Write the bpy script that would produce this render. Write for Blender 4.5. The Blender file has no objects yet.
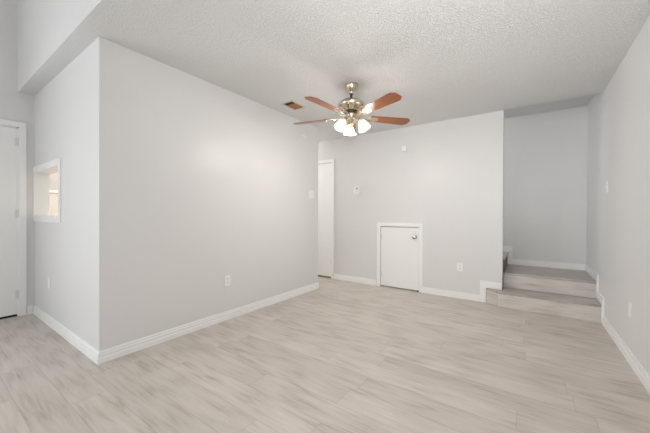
import bpy, bmesh, math, random
from mathutils import Matrix, Vector
random.seed(7)
PI = math.pi
S = bpy.context.scene
COL = S.collection

# ------------------------------------------------------------------ camera
CAM_H, YAW, PITCH, ROLL = 1.11657, 0.609464, -0.005674, -0.004188
def cam_dir(r, u, d):
    r, u = r*math.cos(ROLL)+u*math.sin(ROLL), -r*math.sin(ROLL)+u*math.cos(ROLL)
    d, u = d*math.cos(PITCH)-u*math.sin(PITCH), d*math.sin(PITCH)+u*math.cos(PITCH)
    return Vector((r*math.cos(YAW)-d*math.sin(YAW), r*math.sin(YAW)+d*math.cos(YAW), u))
cd = bpy.data.cameras.new('camera')
cam = bpy.data.objects.new('camera', cd); COL.objects.link(cam)
R_, U_, B_ = cam_dir(1, 0, 0), cam_dir(0, 1, 0), -cam_dir(0, 0, 1)
M_ = Matrix((R_, U_, B_)).transposed().to_4x4()
M_.translation = Vector((0, 0, CAM_H))
cam.matrix_world = M_
cd.sensor_width = 36; cd.lens = 292.037/650*36; cd.shift_y = 0.0005; cd.clip_start = .02
S.camera = cam

# ------------------------------------------------------------------ world, light, exposure
S.view_settings.view_transform = 'Standard'; S.view_settings.look = 'None'
S.view_settings.gamma = 1; S.view_settings.use_curve_mapping = False
S.view_settings.exposure = 0.0
w = bpy.data.worlds.new('world'); S.world = w; w.use_nodes = True
bg = w.node_tree.nodes['Background']; bg.inputs[0].default_value = (.80, .88, 1, 1); bg.inputs[1].default_value = 1.0

def area(name, loc, tgt, sx, sy, power, col=(1, 1, 1), spread=180):
    l = bpy.data.lights.new(name, 'AREA'); l.shape = 'RECTANGLE'; l.size = sx; l.size_y = sy
    l.energy = power; l.color = col; l.spread = math.radians(spread)
    o = bpy.data.objects.new(name, l); COL.objects.link(o); o.location = loc
    o.rotation_euler = (Vector(tgt)-Vector(loc)).to_track_quat('-Z', 'Y').to_euler()
    return o
DAY = (.95, .98, 1.0)
area('daylight_patio', (-3.0, -4.25, 1.25), (-3.0, 0, 1.25), 2.4, 2.2, 30, DAY)
area('side_fill', (-4.80, -2.1, 1.45), (0, -2.1, 1.45), 1.6, 1.8, 105, DAY)  # added fill from the left, to brighten the right-hand wall
# the photographer's strobe, bounced off the textured ceiling
area('bounced_flash', (.15, .25, 1.55), (-.45, 2.15, 2.44), .25, .25, 13, (1, .99, .97), 120)
area('forward_fill', (.1, -.3, 1.9), (-1.0, 3.5, 1.6), .6, .6, 11, (1, .99, .97), 170)  # broad fill light added by the viewpoint to even out the room
def lamp(name, loc, power, col, r):
    l = bpy.data.lights.new(name, 'POINT'); l.energy = power; l.color = col; l.shadow_soft_size = r
    o = bpy.data.objects.new(name, l); COL.objects.link(o); o.location = loc; return o
lamp('hall_fill', (-4.6, 3.93, 2.2), 43, (1, .96, .91), .1)  # unseen point light added to brighten the hall
lamp('stairwell_fill', (-1.6, 4.95, 2.45), 15, (.95, .97, 1), .1)  # unseen fill added above the stairs to lift the landing

# ------------------------------------------------------------------ materials
def mat(name, base=(.8, .8, .8), rough=.5, metal=0, spec=.5, emis=None, es=0):
    m = bpy.data.materials.new(name); m.use_nodes = True
    p = m.node_tree.nodes['Principled BSDF']
    p.inputs['Base Color'].default_value = (*base, 1); p.inputs['Roughness'].default_value = rough
    p.inputs['Metallic'].default_value = metal; p.inputs['Specular IOR Level'].default_value = spec
    if emis: p.inputs['Emission Color'].default_value = (*emis, 1); p.inputs['Emission Strength'].default_value = es
    return m
class NT:
    def __init__(s, m): s.m = m; s.t = m.node_tree; s.p = s.t.nodes['Principled BSDF']
    def n(s, typ, **k):
        nd = s.t.nodes.new(typ)
        for a, b in k.items(): setattr(nd, a, b)
        return nd
    def l(s, a, b): s.t.links.new(a, b)
    def obj(s): return s.n('ShaderNodeTexCoord').outputs['Object']
    def noise(s, vec, scale, detail=2, rough=.5, dist=0):
        nd = s.n('ShaderNodeTexNoise'); s.l(vec, nd.inputs['Vector'])
        nd.inputs['Scale'].default_value = scale; nd.inputs['Detail'].default_value = detail
        nd.inputs['Roughness'].default_value = rough; nd.inputs['Distortion'].default_value = dist
        return nd.outputs['Fac']
    def mapping(s, vec, sc):
        nd = s.n('ShaderNodeMapping'); s.l(vec, nd.inputs['Vector']); nd.inputs['Scale'].default_value = sc
        return nd.outputs['Vector']
    def ramp(s, fac, stops):
        nd = s.n('ShaderNodeValToRGB'); s.l(fac, nd.inputs['Fac']); e = nd.color_ramp.elements
        while len(e) < len(stops): e.new(.5)
        for q, (p, c) in zip(e, stops): q.position = p; q.color = (*c, 1)
        return nd.outputs['Color']
    def math(s, op, a, b=None, c=None):
        nd = s.n('ShaderNodeMath', operation=op)
        for i, v in enumerate((a, b, c)):
            if v is None: continue
            if isinstance(v, (int, float)): nd.inputs[i].default_value = v
            else: s.l(v, nd.inputs[i])
        return nd.outputs[0]
    def mix(s, fac, a, b, mode='MIX'):
        nd = s.n('ShaderNodeMix', data_type='RGBA', blend_type=mode)
        for sock, v in ((nd.inputs['Factor'], fac), (nd.inputs['A'], a), (nd.inputs['B'], b)):
            if isinstance(v, (int, float)): sock.default_value = v
            elif isinstance(v, tuple): sock.default_value = (*v, 1)
            else: s.l(v, sock)
        return nd.outputs['Result']
    def bump(s, h, strength, dist=.01):
        nd = s.n('ShaderNodeBump'); s.l(h, nd.inputs['Height'])
        nd.inputs['Strength'].default_value = strength; nd.inputs['Distance'].default_value = dist
        s.l(nd.outputs[0], s.p.inputs['Normal'])
    def col(s, c): s.l(c, s.p.inputs['Base Color'])

def wall_mat(name, base):
    m = mat(name, base, .36, spec=.4); t = NT(m); o = t.obj()
    n = t.noise(o, 260, 2); b = t.noise(o, 2.2, 2)
    t.col(t.mix(b, tuple(c*.985 for c in base), tuple(min(1, c*1.015) for c in base)))
    t.bump(t.math('ADD', n, t.math('MULTIPLY', t.noise(o, 14, 3), 1.5)), .10, .002)
    return m
M_wall = wall_mat('wall_paint', (.78, .775, .77))
M_ceil = mat('textured_ceiling_paint', (.72, .72, .715), .7, spec=.3)
t = NT(M_ceil); o = t.obj(); v = t.n('ShaderNodeTexVoronoi'); t.l(o, v.inputs['Vector']); v.inputs['Scale'].default_value = 95
nn = t.noise(o, 78, 4, .65, .6)
hh = t.math('ADD', t.math('MULTIPLY', t.ramp(nn, [(.42, (0, 0, 0)), (.62, (1, 1, 1))]), 1.0), t.math('MULTIPLY', v.outputs['Distance'], -.5))
t.bump(hh, .85, .004)
t.col(t.mix(nn, (.815, .815, .81), (.885, .885, .88)))
M_trim = mat('white_trim_enamel', (.93, .93, .92), .3)
M_door = mat('white_door_enamel', (.92, .92, .91), .34)
t = NT(M_door); t.bump(t.noise(t.mapping(t.obj(), (60, 60, 3)), 1.5, 3), .05, .002)
M_plate = mat('white_switch_plastic', (.93, .93, .92), .28)
M_slot = mat('dark_slot', (.03, .03, .03), .6)
M_shad = mat('gap_shade_black', (.012, .012, .012), .8)  # near-black for the shade in the gaps under doors
M_brasswood = mat('oak_threshold', (.36, .24, .12), .5)
M_nickel = mat('brushed_nickel', (.62, .54, .43), .24, 1)
t = NT(M_nickel); t.bump(t.noise(t.mapping(t.obj(), (30, 30, 400)), 3, 2), .08, .001)
M_darkmetal = mat('dark_bronze', (.10, .075, .045), .35, 1)
M_brass = mat('warm_brass', (.75, .55, .28), .22, 1)
M_chrome = mat('satin_nickel_knob', (.55, .54, .52), .25, 1)
M_hinge = mat('painted_hinge', (.78, .775, .76), .35)
M_glass_dark = mat('grey_display', (.35, .38, .36), .3)
M_rust = mat('rusty_brown_louver', (.42, .20, .065), .55)
t = NT(M_rust); t.col(t.mix(t.noise(t.obj(), 40, 3), (.30, .13, .04), (.50, .25, .08)))
M_duct = mat('dark_duct', (.03, .02, .015), .9)
# fan blade wood
M_blade = mat('cherry_wood_blade', (.35, .12, .04), .38, spec=.35)
t = NT(M_blade); g = t.noise(t.mapping(t.obj(), (3, 60, 20)), 1.2, 4, .6, .4)
t.col(t.ramp(g, [(.3, (.17, .045, .010)), (.55, (.34, .095, .018)), (.8, (.46, .145, .032))]))
t.p.inputs['Coat Weight'].default_value = .35; t.p.inputs['Coat Roughness'].default_value = .30

# lit opal glass: partly see-through so that the bulb's light gets out
def glass_shade():
    m = bpy.data.materials.new('lit_opal_glass'); m.use_nodes = True; T = m.node_tree; T.nodes.clear()
    out = T.nodes.new('ShaderNodeOutputMaterial'); mx = T.nodes.new('ShaderNodeMixShader'); mx2 = T.nodes.new('ShaderNodeMixShader')
    tr = T.nodes.new('ShaderNodeBsdfTransparent'); tl = T.nodes.new('ShaderNodeBsdfTranslucent'); em = T.nodes.new('ShaderNodeEmission')
    gl = T.nodes.new('ShaderNodeBsdfPrincipled'); gl.inputs['Base Color'].default_value = (.55, .52, .46, 1); gl.inputs['Roughness'].default_value = .12
    tl.inputs[0].default_value = (.46, .43, .36, 1); em.inputs[0].default_value = (1, .90, .70, 1); em.inputs[1].default_value = .12
    add = T.nodes.new('ShaderNodeAddShader')
    mx2.inputs[0].default_value = .5; T.links.new(tl.outputs[0], mx2.inputs[1]); T.links.new(gl.outputs[0], mx2.inputs[2])
    mx.inputs[0].default_value = .5; T.links.new(tr.outputs[0], mx.inputs[1]); T.links.new(mx2.outputs[0], mx.inputs[2])
    T.links.new(mx.outputs[0], add.inputs[0]); T.links.new(em.outputs[0], add.inputs[1]); T.links.new(add.outputs[0], out.inputs[0])
    return m
M_shade = glass_shade()
M_bulb = mat('glowing_bulb', (1, 1, 1), .3, emis=(1, .86, .62), es=1.6)

# plank floor: planks run along X, 0.18 wide and 1.22 long, butt joints along Y
def plank_mat(name, along=1.22, wide=.182, dim=1.0, vertical=False, sat=1.0):
    m = mat(name, (.5, .46, .42), .42, spec=.4); t = NT(m); o = t.obj()
    s = t.n('ShaderNodeSeparateXYZ'); t.l(o, s.inputs[0])
    X = s.outputs['X']; Y = s.outputs['Z'] if vertical else s.outputs['Y']
    row = t.math('FLOOR', t.math('DIVIDE', Y, wide))
    rnd = t.n('ShaderNodeTexWhiteNoise', noise_dimensions='1D'); t.l(row, rnd.inputs['W'])
    u = t.math('ADD', t.math('DIVIDE', X, along), t.math('MULTIPLY', rnd.outputs['Value'], 7.3))
    cell = t.math('FLOOR', u)
    cv = t.n('ShaderNodeCombineXYZ'); t.l(row, cv.inputs[0]); t.l(cell, cv.inputs[1])
    r2 = t.n('ShaderNodeTexWhiteNoise', noise_dimensions='2D'); t.l(cv.outputs[0], r2.inputs['Vector'])
    # grain coordinates shift from plank to plank
    off = t.math('MULTIPLY', r2.outputs['Value'], 37.0)
    g = t.n('ShaderNodeCombineXYZ'); t.l(t.math('ADD', X, off), g.inputs[0]); t.l(t.math('ADD', Y, off), g.inputs[1]); t.l(off, g.inputs[2])
    fine = t.noise(t.mapping(g.outputs[0], (3.0, 42, 1)), 1.6, 5, .68, .4)
    broad = t.noise(t.mapping(g.outputs[0], (.65, 8, 1)), 1.7, 6, .66, 1.2)
    wv = t.n('ShaderNodeTexWave', wave_type='RINGS', rings_direction='Y'); t.l(t.mapping(g.outputs[0], (.55, 5, 1)), wv.inputs['Vector'])
    wv.inputs['Scale'].default_value = 2.6; wv.inputs['Distortion'].default_value = 7; wv.inputs['Detail'].default_value = 3
    k = t.math('ADD', t.math('MULTIPLY', fine, .40), t.math('ADD', t.math('MULTIPLY', broad, .5), t.math('MULTIPLY', wv.outputs['Fac'], .10)))
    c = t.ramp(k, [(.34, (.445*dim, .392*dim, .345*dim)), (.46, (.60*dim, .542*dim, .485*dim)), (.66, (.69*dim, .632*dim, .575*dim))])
    tone = t.math('ADD', t.math('MULTIPLY', r2.outputs['Value'], .10), .94)
    cc = t.n('ShaderNodeCombineColor'); [t.l(tone, cc.inputs[i]) for i in range(3)]
    c = t.mix(1.0, c, cc.outputs[0], 'MULTIPLY')
    fy = t.math('FRACT', t.math('DIVIDE', Y, wide)); fx = t.math('FRACT', u)
    ey = t.math('MULTIPLY', t.math('MINIMUM', fy, t.math('SUBTRACT', 1, fy)), wide)
    ex = t.math('MULTIPLY', t.math('MINIMUM', fx, t.math('SUBTRACT', 1, fx)), along)
    e = t.math('MINIMUM', ex, ey)
    seam = t.math('LESS_THAN', e, .0014)
    hs = t.n('ShaderNodeHueSaturation'); hs.inputs['Saturation'].default_value = sat; t.l(c, hs.inputs['Color']); c = hs.outputs[0]
    t.col(t.mix(t.math('MULTIPLY', seam, .36), c, (.20*dim, .17*dim, .15*dim)))
    t.l(t.math('ADD', t.math('MULTIPLY', fine, .18), .36), t.p.inputs['Roughness'])
    t.bump(t.math('SUBTRACT', fine, seam), .12, .002)
    return m
M_floor = plank_mat('greige_plank_floor')
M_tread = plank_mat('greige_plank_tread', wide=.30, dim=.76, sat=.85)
M_riser_shade = mat('riser_shade_brown', (.13, .09, .055), .5)  # shade at the landing's left end, put into the riser colour
M_riser = plank_mat('greige_plank_riser', wide=.40, dim=1.02, sat=.72, vertical=True)

# ------------------------------------------------------------------ mesh helpers
def box(bm, x0, x1, y0, y1, z0, z1, M=None):
    v = [bm.verts.new((x, y, z)) for z in (z0, z1) for y in (y0, y1) for x in (x0, x1)]
    for f in ((0, 2, 3, 1), (4, 5, 7, 6), (0, 1, 5, 4), (2, 6, 7, 3), (0, 4, 6, 2), (1, 3, 7, 5)): bm.faces.new([v[i] for i in f])
    if M is not None: bmesh.ops.transform(bm, matrix=M, verts=v)
    return v
def prism(bm, pts, fn, d0, d1):
    """polygon pts (a,b) extruded between depths d0 and d1; fn(a,b,d) -> xyz"""
    A = [bm.verts.new(fn(a, b, d0)) for a, b in pts]; B = [bm.verts.new(fn(a, b, d1)) for a, b in pts]
    bm.faces.new(A); bm.faces.new(B[::-1]); n = len(pts)
    for i in range(n): bm.faces.new((A[i], B[i], B[(i+1) % n], A[(i+1) % n]))
    return A+B
def lathe(bm, prof, seg=40, M=None, ribs=0, amp=0):
    rings = []
    for r, z in prof:
        if r < 1e-5: rings.append([bm.verts.new((0, 0, z))])
        else:
            ring = []
            for i in range(seg):
                a = 2*PI*i/seg; rr = r*(1+amp*math.cos(ribs*a)) if ribs else r
                ring.append(bm.verts.new((rr*math.cos(a), rr*math.sin(a), z)))
            rings.append(ring)
    for A, B in zip(rings, rings[1:]):
        for i in range(seg):
            j = (i+1) % seg
            if len(A) == 1 and len(B) == 1: continue
            if len(A) == 1: bm.faces.new((A[0], B[i], B[j]))
            elif len(B) == 1: bm.faces.new((A[i], B[0], A[j]))
            else: bm.faces.new((A[i], B[i], B[j], A[j]))
    vs = [v for r in rings for v in r]
    if M is not None: bmesh.ops.transform(bm, matrix=M, verts=vs)
    return vs
def tube(bm, pts, r, seg=10):
    pts = [Vector(p) for p in pts]; rings = []
    for i, p in enumerate(pts):
        d = (pts[min(i+1, len(pts)-1)]-pts[max(i-1, 0)]).normalized()
        up = Vector((0, 0, 1)) if abs(d.z) < .95 else Vector((1, 0, 0))
        a = d.cross(up).normalized(); b = a.cross(d).normalized()
        rings.append([bm.verts.new(p+r*(a*math.cos(2*PI*k/seg)+b*math.sin(2*PI*k/seg))) for k in range(seg)])
    for A, B in zip(rings, rings[1:]):
        for k in range(seg): bm.faces.new((A[k], A[(k+1) % seg], B[(k+1) % seg], B[k]))
    bm.faces.new(rings[0][::-1]); bm.faces.new(rings[-1])
def obj(name, bm, m, parent=None, bevel=0, smooth=False, seg=2):
    bmesh.ops.recalc_face_normals(bm, faces=bm.faces)
    me = bpy.data.meshes.new(name); bm.to_mesh(me); bm.free()
    if smooth:
        for p in me.polygons: p.use_smooth = True
        try: me.set_sharp_from_angle(angle=math.radians(38))
        except Exception: pass
    o = bpy.data.objects.new(name, me); COL.objects.link(o); me.materials.append(m)
    if bevel:
        b = o.modifiers.new('bevel', 'BEVEL'); b.width = bevel; b.segments = seg; b.limit_method = 'ANGLE'
    if parent: o.parent = parent
    return o
def struct(name, bm, m, bevel=0):
    o = obj(name, bm, m, bevel=bevel); o['kind'] = 'structure'; return o
def boxes(*bs):
    bm = bmesh.new()
    for b in bs: box(bm, *b)
    return bm
def thing(name, label, cat, loc, rot=(0, 0, 0), group=None):
    o = bpy.data.objects.new(name, None); COL.objects.link(o); o.location = loc; o.rotation_euler = rot
    o.empty_display_size = .1; o['label'] = label; o['category'] = cat
    if group: o['group'] = group
    return o

# ------------------------------------------------------------------ key positions (metres)
H = 2.44; HH = 4.3
XB, YA, XC, YE, YB, XE, XR, YS = -2.6306, .8227, -4.5615, 3.5845, 4.2802, -.2721, .6427, .6924
T = .12; YL = 5.27; HL = 2.61; YW = -4.0; XK = -7.0

# ------------------------------------------------------------------ shell
struct('floor', boxes((XK-T, XR+T, YW-T, YL+T, -.1, 0)), M_floor)
struct('ceiling', boxes((XK-T, XR+T, YS+.01, YB, H, HL)), M_ceil)
struct('ceiling_landing', boxes((-3.2, XR+T, YB, YL+T, HL, HL+.1)), M_ceil)
struct('ceiling_upper', boxes((XC-T, XR+T, YW-T, YS+.12, HH, HH+.1)), M_ceil)
struct('wall_upper', boxes((XC-T, XR, YS, YS+.01, H, HL), (XC-T, XR, YS, YS+.12, HL, HH)), M_wall)
# wall with the pass-through
OX0, OX1, OZ0, OZ1 = -4.548, -3.622, 1.085, 1.585
struct('wall_left', boxes((XC, XB-T, YA, YA+T, 0, OZ0), (XC, XB-T, YA, YA+T, OZ1, H), (XC, OX0, YA, YA+T, OZ0, OZ1),
                          (OX1, XB-T, YA, YA+T, OZ0, OZ1)), M_wall)
struct('wall_centre', boxes((XB-T, XB, YA, YE, 0, H)), M_wall)
struct('wall_hall', boxes((XK, XB-T, YE-T, YE, 0, H)), M_wall)
struct('wall_kitchen_front', boxes((XK, XC-T, YA, YA+T, 0, H)), M_wall)
struct('wall_kitchen_far', boxes((XK-T, XK, YA, YB+T, 0, H)), M_wall)
# back wall, with the openings of the hall door and of the low access door
DLX0, DLX1, DLZ = -1.917, -1.311, .947
DHX0, DHX1, DHZ = -3.61, -2.847, 2.045
struct('wall_back', boxes((XK, DHX0, YB, YB+T, 0, HL), (DHX0, DHX1, YB, YB+T, DHZ, HL), (DHX1, DLX0, YB, YB+T, 0, HL),
                          (DLX0, DLX1, YB, YB+T, DLZ, HL), (DLX1, XE, YB, YB+T, 0, HL)), M_wall)
struct('wall_right', boxes((XR, XR+T, YW, YL+T, 0, HH)), M_wall)
struct('wall_landing', boxes((-3.2, XR, YL, YL+T, 0, HL)), M_wall)
struct('wall_stair_end', boxes((-3.2-T, -3.2, YB+T, YL+T, 0, HL+.1)), M_wall)
# wall with the entry door
DCY0, DCY1, DCZ = -.115, .700, 2.058
struct('wall_entry', boxes((XC-T, XC, YW, -2.95, 0, HH), (XC-T, XC, -1.25, DCY0, 0, HH), (XC-T, XC, -2.95, -1.25, 0, .5), (XC-T, XC, -2.95, -1.25, 2.4, HH), (XC-T, XC, DCY1, YA, 0, H), (XC-T, XC, DCY1, YS, H, HH),
                           (XC-T, XC, DCY0, DCY1, DCZ, HH)), M_wall)
# wall behind the viewer with the two big windows
WX0, WX1 = -4.2, -1.8
struct('wall_front', boxes((XC-T, WX0, YW-T, YW, 0, HH), (WX1, XR+T, YW-T, YW, 0, HH), (WX0, WX1, YW-T, YW, 0, .15),
                           (WX0, WX1, YW-T, YW, 2.35, HH)), M_wall)
def window(name, x0, x1, z0, z1, n):
    bm = bmesh.new(); a = .05
    box(bm, x0, x1, YW-.08, YW-.04, z0, z0+a); box(bm, x0, x1, YW-.08, YW-.04, z1-a, z1)
    for i in range(n+1):
        x = x0+(x1-x0-a)*i/n; box(bm, x, x+a, YW-.08, YW-.04, z0+a, z1-a)
    struct(name, bm, M_trim)
window('window_1', WX0, WX1, .15, 2.35, 2); 
struct('added_side_window', boxes(*[(XC-.09, XC-.04, y, y+.05, .5, 2.4) for y in (-2.95, -2.125, -1.30)], *[(XC-.085, XC-.045, -2.9, -1.3, z, z+.05) for z in (.5, 1.4, 2.35)]), M_trim)  # unseen window added for the side fill light

# ------------------------------------------------------------------ baseboards (stepped profile)
BH = .092
PROF = [(0, 0), (.016, 0), (.016, .036), (.014, .041), (.0085, .043), (.0085, .048), (.0125, .051), (.0125, .064), (.0105, .067), (.0060, .068), (.0060, .073), (.0085, .076), (.007, .084), (.004, BH), (0, BH)]
def base_x(name, x0, x1, y, sgn):      # runs along X, face towards sgn*Y
    bm = bmesh.new(); prism(bm, PROF, lambda a, b, d: (d, y+sgn*a, b), x0, x1); return struct(name, bm, M_trim)
def base_y(name, y0, y1, x, sgn):
    bm = bmesh.new(); prism(bm, PROF, lambda a, b, d: (x+sgn*a, d, b), y0, y1); return struct(name, bm, M_trim)
base_x('baseboard_left', XC, XB+.016, YA, -1)
base_y('baseboard_centre', YA, YE+.016, XB, 1)
base_y('baseboard_entry', .762, YA-.016, XC, 1)
base_x('baseboard_hall', -6.9, XB, YE, 1)
base_x('baseboard_back', -2.780, -1.985, YB, -1)
# board that climbs over the low step at the end of the back wall
def band(name, low, high, fn, t):
    bm = bmesh.new(); pts = low+high[::-1]
    prism(bm, pts, fn, 0, t)
    # raised lower half, like the stepped profile
    mid = [((a[0]*.45+b[0]*.55), (a[1]*.45+b[1]*.55)) for a, b in zip(low, high)]
    prism(bm, low+mid[::-1], fn, t, t+.004)
    return struct(name, bm, M_trim)
SX0 = -.448
band('trim_1', [(-1.252, 0), (SX0, 0), (SX0, .190), (XE, .190)], [(-1.252, .085), (SX0-.068, .085), (SX0-.068, .272), (XE, .272)],
     lambda a, b, d: (a, YB-d, b), .010)
S1, S2 = 4.165, 4.455
band('trim_2', [(YW, 0), (S1, 0), (S1, .19), (S2, .19), (S2, .38), (YL, .38)],
     [(YW, .088), (S1-.05, .088), (S1-.05, .275), (S2-.05, .275), (S2-.05, .462), (YL, .462)],
     lambda a, b, d: (XR-d, a, b), .010)
X3, X4, X5 = -.262, -.52, -.78
band('trim_3', [(XR, .38), (X3, .38), (X3, .57), (X4, .57), (X4, .76), (X5, .76)],
     [(XR, .465), (X3+.06, .465), (X3+.06, .655), (X4+.06, .655), (X4+.06, .845), (X5+.06, .845)],
     lambda a, b, d: (a, YL-d, b), .010)
# plain cap on the end of the back wall
struct('trim_4', boxes((XE, XE+.004, YB+.002, YB+T, .40, H-.01)), M_wall)

# ------------------------------------------------------------------ doors
def casing_pts(a0, a1, z1, wd):   # U-shaped casing outline as polygon
    return [(a0-wd, 0), (a0, 0), (a0, z1), (a1, z1), (a1, 0), (a1+wd, 0), (a1+wd, z1+wd), (a0-wd, z1+wd)]
def casing(name, a0, a1, z1, wd, fn, parent, tk=.014):
    bm = bmesh.new(); prism(bm, casing_pts(a0, a1, z1, wd), fn, 0, tk)
    return obj(name, bm, M_trim, parent, bevel=.003)
def hinge(parent, loc, axis):
    bm = bmesh.new()
    lathe(bm, [(0, -.045), (.006, -.045), (.006, .045), (0, .045)], 12, Matrix.Translation(loc))
    x, y, z = loc
    if axis == 'x': box(bm, x-.02, x+.02, y+.002, y+.005, z-.042, z+.042)
    else: box(bm, x-.005, x-.002, y-.02, y+.02, z-.042, z+.042)
    return obj('hinge', bm, M_hinge, parent, smooth=True)
def knob(parent, loc, d, m):
    q = Vector(d).to_track_quat('Z', 'Y').to_matrix().to_4x4()
    bm = bmesh.new()
    lathe(bm, [(0, 0), (.031, 0), (.031, .004), (.026, .010), (.012, .013), (.011, .028), (.018, .034), (.027, .044), (.029, .054), (.025, .064), (.012, .070), (0, .071)], 28,
          Matrix.Translation(loc) @ q)
    return obj('door_knob', bm, m, parent, smooth=True)
# entry door, left
d1 = struct('door_1', boxes((XC-.052, XC-.014, DCY0+.003, DCY1-.003, .022, DCZ-.003)), M_door, .002)
casing('door_frame', DCY0, DCY1, DCZ, .058, lambda a, b, d: (XC+d, a, b), d1)
obj('door_jamb', boxes((XC-.012, XC-.0005, DCY0, DCY0+.012, 0, DCZ), (XC-.012, XC-.0005, DCY1-.012, DCY1, 0, DCZ), (XC-.012, XC-.0005, DCY0, DCY1, DCZ-.012, DCZ)), M_trim, d1)
obj('door_gap_shade', boxes((XC-.050, XC-.016, DCY0+.004, DCY1-.004, .001, .0215)), M_shad, d1)  # black strip stands in for the shaded gap under the door
for z in (.24, 1.12, 1.90): hinge(d1, (XC+.004, DCY1-.006, z), 'y')
knob(d1, (XC-.014, DCY0+.07, .95), (1, 0, 0), M_chrome)
# hall door
d2 = struct('door_2', boxes((DHX0+.003, DHX1-.003, YB+.012, YB+.050, .03, DHZ-.003)), M_door, .002)
casing('door_frame', DHX0, DHX1, DHZ, .056, lambda a, b, d: (a, YB-d, b), d2)
obj('threshold', boxes((DHX0+.002, DHX1-.002, YB-.004, YB+.06, .0005, .026)), M_brasswood, d2, .003)
for z in (.30, 1.85): hinge(d2, (DHX1-.006, YB+.004, z), 'x')
knob(d2, (DHX0+.07, YB+.012, .95), (0, -1, 0), M_chrome)
# low access door under the stairs
d3 = struct('door_3', boxes((DLX0+.004, DLX1-.006, YB+.003, YB+.030, .018, DLZ-.010)), M_door, .002)
casing('door_frame', DLX0, DLX1, DLZ, .058, lambda a, b, d: (a, YB-d, b), d3, .012)
obj('door_gap_shade', boxes((DLX1-.03, DLX1-.002, YB+.001, YB+.03, .0005, .017)), M_shad, d3)  # small black block for the dark corner gap under this door
knob(d3, (-1.372, YB+.003, .80), (0, -1, 0), M_chrome)
for z in (.2, .78): hinge(d3, (DLX0+.002, YB-.003, z), 'x')
struct('wall_understair', boxes((DLX0-.3, DLX1+.3, YB+T+.3, YB+T+.34, 0, 1.2)), M_wall)

# ------------------------------------------------------------------ pass-through frame and the kitchen seen through it
bm = bmesh.new()
for b in ((OX0-.012, OX0, OZ0, OZ1), (OX1, OX1+.052, OZ0, OZ1), (OX0-.012, OX1+.052, OZ1, OZ1+.055), (OX0-.012, OX1+.052, OZ0-.05, OZ0)):
    box(bm, b[0], b[1], YA-.010, YA, b[2], b[3])
for b in ((OX0, OX0+.006, OZ0, OZ1), (OX1-.008, OX1, OZ0, OZ1), (OX0, OX1, OZ1-.010, OZ1), (OX0, OX1, OZ0, OZ0+.010)):
    box(bm, b[0], b[1], YA-.006, YA+T, b[2], b[3])
struct('window_2', bm, M_trim)
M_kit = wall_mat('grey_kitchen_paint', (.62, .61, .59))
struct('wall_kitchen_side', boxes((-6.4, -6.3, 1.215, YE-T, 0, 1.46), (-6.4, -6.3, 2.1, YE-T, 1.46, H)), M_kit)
struct('trim_5', boxes((-6.42, -6.26, 1.215, 2.1, 1.46, 1.50), (-6.42, -6.26, 1.12, 1.262, 0, H)), M_trim)
kl = thing('ceiling_light', 'round flush ceiling light in the kitchen behind the pass-through', 'light', (-4.9, 2.2, H))
bm = bmesh.new(); lathe(bm, [(0, 0), (.16, 0), (.16, -.02), (.15, -.025), (0, -.025)], 32); obj('lamp_base', bm, M_nickel, kl, smooth=True)
bm = bmesh.new(); lathe(bm, [(.145, -.025), (.14, -.05), (.10, -.08), (.05, -.095), (0, -.098)], 32)
obj('lamp_glass', bm, mat('lit_dome_glass', (.9, .9, .88), .3, emis=(1, .93, .8), es=5), kl, smooth=True)
kp = bpy.data.lights.new('kitchen_lamp', 'POINT'); kp.energy = 85; kp.color = (1, .93, .82); kp.shadow_soft_size = .12
kpo = bpy.data.objects.new('kitchen_lamp', kp); COL.objects.link(kpo); kpo.parent = kl; kpo.location = (0, 0, -.25)

# ------------------------------------------------------------------ stairs
st = thing('staircase', 'grey wood-plank steps climbing from the floor to the landing in the corner', 'stairs', (0, S1, 0))
def P(name, bm, m, bevel=0): 
    bmesh.ops.translate(bm, verts=bm.verts, vec=(0, -S1, 0)); return obj(name, bm, m, st, bevel)
XG = XR-.0145; XL = -.29
bm = bmesh.new()
prism(bm, [(XG, S1), (XL, S1-.012), (SX0+.002, YB-.012), (XE+.006, YB-.012), (XE+.006, S2), (XG, S2)], lambda a, b, d: (a, b, d), .001, .162); P('riser', bm, M_riser)
bm = bmesh.new()
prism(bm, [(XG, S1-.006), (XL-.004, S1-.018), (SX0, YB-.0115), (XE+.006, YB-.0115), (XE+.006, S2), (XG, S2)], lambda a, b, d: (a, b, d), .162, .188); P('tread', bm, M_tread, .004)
P('riser', boxes((XE+.006, XG, S2, S2+.3, .189, .352)), M_riser)
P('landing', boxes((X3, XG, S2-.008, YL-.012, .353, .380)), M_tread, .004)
P('riser', boxes((X3-.02, X3, S2, YL-.012, .381, .545), (X3-.30, X3-.02, S2, S2+.02, .353, .545)), M_riser_shade)  # first ascending riser, coloured dark to carry the shade there
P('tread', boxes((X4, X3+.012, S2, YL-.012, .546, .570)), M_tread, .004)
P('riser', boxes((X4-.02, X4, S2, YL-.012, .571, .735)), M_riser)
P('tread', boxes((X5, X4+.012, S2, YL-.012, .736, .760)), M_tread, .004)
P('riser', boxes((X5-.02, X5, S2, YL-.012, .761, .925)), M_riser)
P('tread', boxes((X5-.28, X5+.012, S2, YL-.012, .926, .950)), M_tread, .004)

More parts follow.
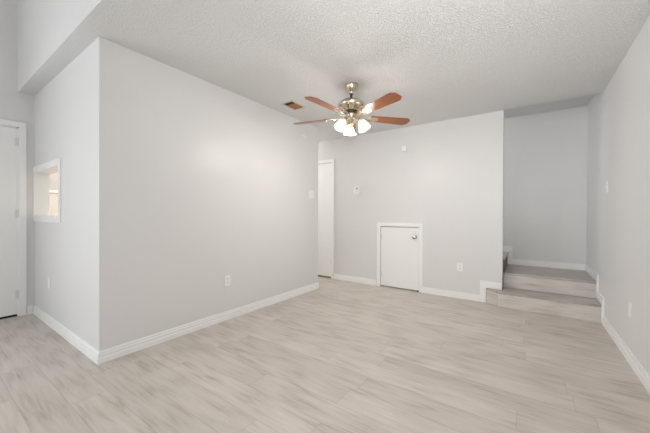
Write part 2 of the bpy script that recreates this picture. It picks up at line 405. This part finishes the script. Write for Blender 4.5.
# ------------------------------------------------------------------ ceiling fan
FX, FY, PHI = -1.4828, 2.5814, math.degrees(5.88295)
fan = thing('ceiling_fan', 'five-bladed brushed nickel ceiling fan with cherry wood blades and three lit glass shades', 'ceiling fan', (FX, FY, H))
bm = bmesh.new(); lathe(bm, [(0, -.0005), (.068, -.0005), (.068, -.012), (.063, -.035), (.052, -.058), (.036, -.076), (.028, -.088), (.028, -.098), (.014, -.102), (.013, -.102)], 40)
obj('canopy', bm, M_nickel, fan, smooth=True)
bm = bmesh.new(); lathe(bm, [(.0125, -.09), (.0125, -.165)], 20); dr = obj('downrod', bm, M_darkmetal, fan, smooth=True)
bm = bmesh.new(); lathe(bm, [(0, -.150), (.020, -.150), (.026, -.160), (.045, -.166), (.080, -.171), (.112, -.182), (.132, -.198), (.137, -.211), (.133, -.223), (.118, -.232),
                            (.095, -.240), (.078, -.250), (.070, -.262), (.066, -.270), (0, -.270)], 48)
mh = obj('motor_housing', bm, M_nickel, fan, smooth=True)
bm = bmesh.new()   # vent slots round the shoulder of the housing
for i in range(20):
    a = 2*PI*i/20
    Mx = Matrix.Rotation(a, 4, 'Z') @ Matrix.Translation((.100, 0, -.1770)) @ Matrix.Rotation(math.radians(30), 4, 'Y')
    box(bm, -.016, .016, -.006, .006, -.0035, .0035, Mx)
obj('vent_slots', bm, M_darkmetal, mh)
bm = bmesh.new(); lathe(bm, [(.060, -.2705), (.072, -.272), (.072, -.284), (.060, -.286), (0, -.286)], 40); obj('flywheel_ring', bm, M_darkmetal, fan, smooth=True)
bm = bmesh.new(); lathe(bm, [(0, -.2865), (.048, -.2865), (.052, -.300), (.052, -.322), (.044, -.334), (.060, -.345), (.062, -.360), (.046, -.374), (.022, -.384), (.014, -.392), (.016, -.398), (.010, -.408), (0, -.410)], 40)
obj('switch_housing', bm, M_nickel, fan, smooth=True)
bm = bmesh.new(); lathe(bm, [(0, -.4105), (.010, -.4105), (.013, -.418), (.008, -.428), (0, -.431)], 20); obj('finial', bm, M_brass, fan, smooth=True)
ZB = -.3265
for k in range(5):
    Rz = Matrix.Rotation(math.radians(PHI+72*k), 4, 'Z'); tilt = Matrix.Rotation(math.radians(-12), 4, 'X')
    Mb = Rz @ Matrix.Translation((0, 0, ZB)) @ tilt
    # blade, narrower at the root, clipped corners at the tip; built flat in its own frame so the grain runs along it
    out = [(.205, -.046), (.215, -.052), (.40, -.060), (.602, -.069), (.646, -.036), (.646, .036), (.602, .069), (.40, .060), (.215, .052), (.205, .046)]
    bm = bmesh.new(); prism(bm, out, lambda a, b, d: (a, b, d), -.003, .003)
    bl = obj('blade', bm, M_blade, fan, .0012); bl.matrix_local = Mb
    # scrolled iron: arm from the motor to a forked plate screwed under the blade
    bm = bmesh.new()
    prism(bm, [(.105, -.016), (.165, -.011), (.185, -.026), (.215, -.040), (.262, -.036), (.292, -.014), (.298, 0), (.292, .014), (.262, .036), (.215, .040), (.185, .026), (.165, .011), (.105, .016)],
          lambda a, b, d: (a, b, d), -.0085, -.0035)
    box(bm, .060, .120, -.015, .015, .000, .006, Matrix.Rotation(math.radians(-9), 4, 'Y') @ Matrix.Translation((0, 0, .006)))
    for s in (-1, 1):
        tube(bm, [(.150, s*.012, -.010), (.165, s*.026, -.012), (.185, s*.036, -.012), (.205, s*.034, -.012), (.210, s*.024, -.012), (.200, s*.018, -.012)], .0045, 8)
    for (a, b) in ((.225, -.024), (.225, .024), (.272, 0)):
        lathe(bm, [(0, -.013), (.006, -.012), (.007, -.0085)], 10, Matrix.Translation((a, b, 0)))
    ir = obj('blade_iron', bm, M_nickel, bl, smooth=True)
# three lamps
for k, ang in enumerate((9, 129, 249)):
    a = math.radians(ang)
    Rz = Matrix.Rotation(a, 4, 'Z')
    bm = bmesh.new(); tube(bm, [Rz @ Vector(p) for p in ((.045, 0, -.350), (.062, 0, -.346), (.076, 0, -.346), (.086, 0, -.353), (.090, 0, -.362))], .008, 12)
    Ms = Rz @ Matrix.Translation((.088, 0, -.358)) @ Matrix.Rotation(math.radians(-28), 4, 'Y') @ Matrix.Rotation(PI, 4, 'X')
    lathe(bm, [(0, -.008), (.014, -.006), (.024, .002), (.029, .012), (.029, .024), (.025, .026)], 28, Ms)
    arm = obj('lamp_arm', bm, M_brass if k == 1 else M_nickel, fan, smooth=True)
    bm = bmesh.new(); n = 48
    lathe(bm, [(.026, .016), (.030, .026), (.038, .042), (.043, .060), (.046, .080), (.050, .098), (.058, .114), (.063, .120)], n, Ms, ribs=12, amp=.022)
    sh = obj('lamp_shade', bm, M_shade, fan, smooth=True)
    so = sh.modifiers.new('thickness', 'SOLIDIFY'); so.thickness = .003; so.offset = 0
    bm = bmesh.new(); lathe(bm, [(0, .024), (.012, .026), (.014, .040), (.022, .056), (.026, .070), (.022, .086), (.010, .094), (0, .095)], 24, Ms)
    obj('light_bulb', bm, M_bulb, sh, smooth=True)
    L = bpy.data.lights.new('fan_lamp', 'POINT'); L.energy = 11; L.color = (1, .955, .90); L.shadow_soft_size = .02
    lo = bpy.data.objects.new('fan_lamp', L); COL.objects.link(lo); lo.parent = fan; lo.location = Ms @ Vector((0, 0, .108))
# pull chains
for (dx, dy, ln) in ((.050, .012, .135), (-.02, -.048, .10)):
    bm = bmesh.new(); tube(bm, [(dx, dy, -.36), (dx, dy, -.36-ln)], .0016, 6)
    lathe(bm, [(0, 0), (.004, -.003), (.006, -.016), (.004, -.026), (0, -.028)], 12, Matrix.Translation((dx, dy, -.36-ln)))
    obj('pull_chain', bm, M_nickel, fan, smooth=True)

# ------------------------------------------------------------------ ceiling vent
vx0, vx1, vy0, vy1 = -2.405, -2.267, 2.565, 2.775
vent = thing('ceiling_vent', 'rectangular ceiling air vent with rust-brown louvres beside the fan', 'vent', ((vx0+vx1)/2, (vy0+vy1)/2, H))
def V(name, bm, m, bev=0):
    bmesh.ops.translate(bm, verts=bm.verts, vec=(-(vx0+vx1)/2, -(vy0+vy1)/2, -H)); return obj(name, bm, m, vent, bev)
fr = .020
V('vent_frame', boxes((vx0-fr, vx1+fr, vy0-fr, vy0, H-.006, H-.0005), (vx0-fr, vx1+fr, vy1, vy1+fr, H-.006, H-.0005), (vx0-fr, vx0, vy0, vy1, H-.006, H-.0005), (vx1, vx1+fr, vy0, vy1, H-.006, H-.0005)), mat('cream_metal', (.70, .64, .52), .4), .001)
V('vent_duct', boxes((vx0, vx1, vy0, vy1, H-.0015, H-.0005)), M_duct)
for i in range(11):
    y = vy0+.072+i*.0130
    bm = bmesh.new(); box(bm, vx0+.002, vx1-.002, -.0085, .0085, -.0006, .0006, Matrix.Translation((0, y, H-.0055)) @ Matrix.Rotation(math.radians(-20), 4, 'X'))
    V('louvre', bm, M_rust)
V('damper_lever', boxes((vx0+.03, vx0+.036, vy0+.02, vy0+.028, H-.014, H-.002)), M_darkmetal)

# ------------------------------------------------------------------ wall plates and devices
def frame_of(face):     # local x = along the wall, y = up, z = out of the wall
    X = {'-Y': (1, 0, 0), '+X': (0, 1, 0), '-X': (0, -1, 0)}[face]; Z = {'-Y': (0, -1, 0), '+X': (1, 0, 0), '-X': (-1, 0, 0)}[face]
    return Matrix((X, (0, 0, 1), Z)).transposed().to_euler()
def plate(name, label, cat, loc, face, w=.072, h=.116, kind='outlet', group=None):
    t_ = thing(name, label, cat, loc, frame_of(face), group)
    bm = bmesh.new(); box(bm, -w/2, w/2, -h/2, h/2, .0005, .006); obj('cover_plate', bm, M_plate, t_, .0025)
    if kind == 'outlet':
        for s in (-1, 1):
            bm = bmesh.new(); pts = [(.0165*math.cos(q)*1.0, max(-.0135, min(.0135, .0175*math.sin(q)))) for q in [2*PI*i/24 for i in range(24)]]
            prism(bm, pts, lambda a, b, d: (a, b+s*.0195, d), .0055, .0085); rc = obj('receptacle', bm, M_plate, t_, .0006)
            bm = bmesh.new()
            for dx in (-.0063, .0063): box(bm, dx-.0014, dx+.0014, s*.0195-.001, s*.0195+.008, .0082, .0089)
            lathe(bm, [(0, .0089), (.0028, .0089), (.0028, .0082)], 10, Matrix.Translation((0, s*.0195-.007, 0)))
            obj('slots', bm, M_slot, rc)
        scr = [(0, 0)]
    elif kind == 'switch':
        n = 2 if w > .1 else 1
        for i in range(n):
            x = (i-(n-1)/2)*.046
            bm = bmesh.new(); box(bm, x-.0052, x+.0052, -.0115, .0115, .0055, .0075); box(bm, x-.0042, x+.0042, -.001, .010, .007, .018)
            obj('toggle', bm, M_plate, t_, .001)
        scr = [((i-(n-1)/2)*.046, s*.030) for i in range(n) for s in (-1, 1)]
    else: scr = [(0, -.03), (0, .03)]
    for (a, b) in scr:
        bm = bmesh.new(); lathe(bm, [(0, .0075), (.0028, .0072), (.0034, .0055)], 10, Matrix.Translation((a, b, 0))); obj('screw', bm, M_hinge, t_, smooth=True)
    return t_
plate('wall_outlet', 'white duplex outlet low on the long wall that runs toward the fan', 'outlet', (XB, 1.955, .415), '+X')
plate('wall_outlet', 'white outlet low on the back wall between the little access door and the steps', 'outlet', (-.759, YB, .424), '-Y')
plate('wall_plate', 'white blank plate low on the right-hand wall before the steps', 'wall plate', (XR, 3.175, .405), '-X', kind='blank')
plate('wall_plate', 'white blank plate on the short left wall below the pass-through opening', 'wall plate', (-3.96, YA, .425), '-Y', kind='blank')
plate('light_switch', 'white light switch at shoulder height on the right-hand wall', 'switch', (XR, 4.015, 1.410), '-X', kind='switch')
plate('light_switch', 'white double light switch near the far end of the long wall', 'switch', (XB, 3.412, 1.420), '+X', w=.116, kind='switch')
# thermostat
th = thing('thermostat', 'small white thermostat on the back wall between the hall door and the low door', 'thermostat', (-2.335, YB, 1.537), frame_of('-Y'))
obj('housing', boxes((-.045, .045, -.065, .065, .0005, .024)), M_plate, th, .006)
obj('display', boxes((-.018, .018, .006, .034, .0241, .0255)), M_glass_dark, th, .001)
obj('dial', boxes((-.022, .022, -.040, -.020, .0241, .029)), M_hinge, th, .002)
obj('sub_base', boxes((-.052, .052, -.072, .060, .0002, .006)), M_trim, th, .001)
# door chime on the back wall, high
dc = thing('motion_sensor', 'small white square sensor high on the back wall right of the fan', 'sensor', (-1.538, YB, 2.118), frame_of('-Y'))
obj('housing', boxes((-.036, .036, -.040, .040, .0005, .028)), M_plate, dc, .006)
obj('lens', boxes((-.020, .020, -.026, -.004, .0285, .033)), M_trim, dc, .003)
sm = thing('smoke_detector', 'round white detector high on the long wall behind the fan blade', 'detector', (XB, 3.235, 2.240), frame_of('+X'))
bm = bmesh.new(); lathe(bm, [(0, .0005), (.042, .0005), (.043, .010), (.040, .020), (.034, .027), (.020, .030), (0, .030)], 32); obj('housing', bm, M_wall, sm, smooth=True)
bm = bmesh.new(); lathe(bm, [(.012, .030), (.012, .033), (0, .033)], 20); obj('test_button', bm, M_hinge, sm, smooth=True)
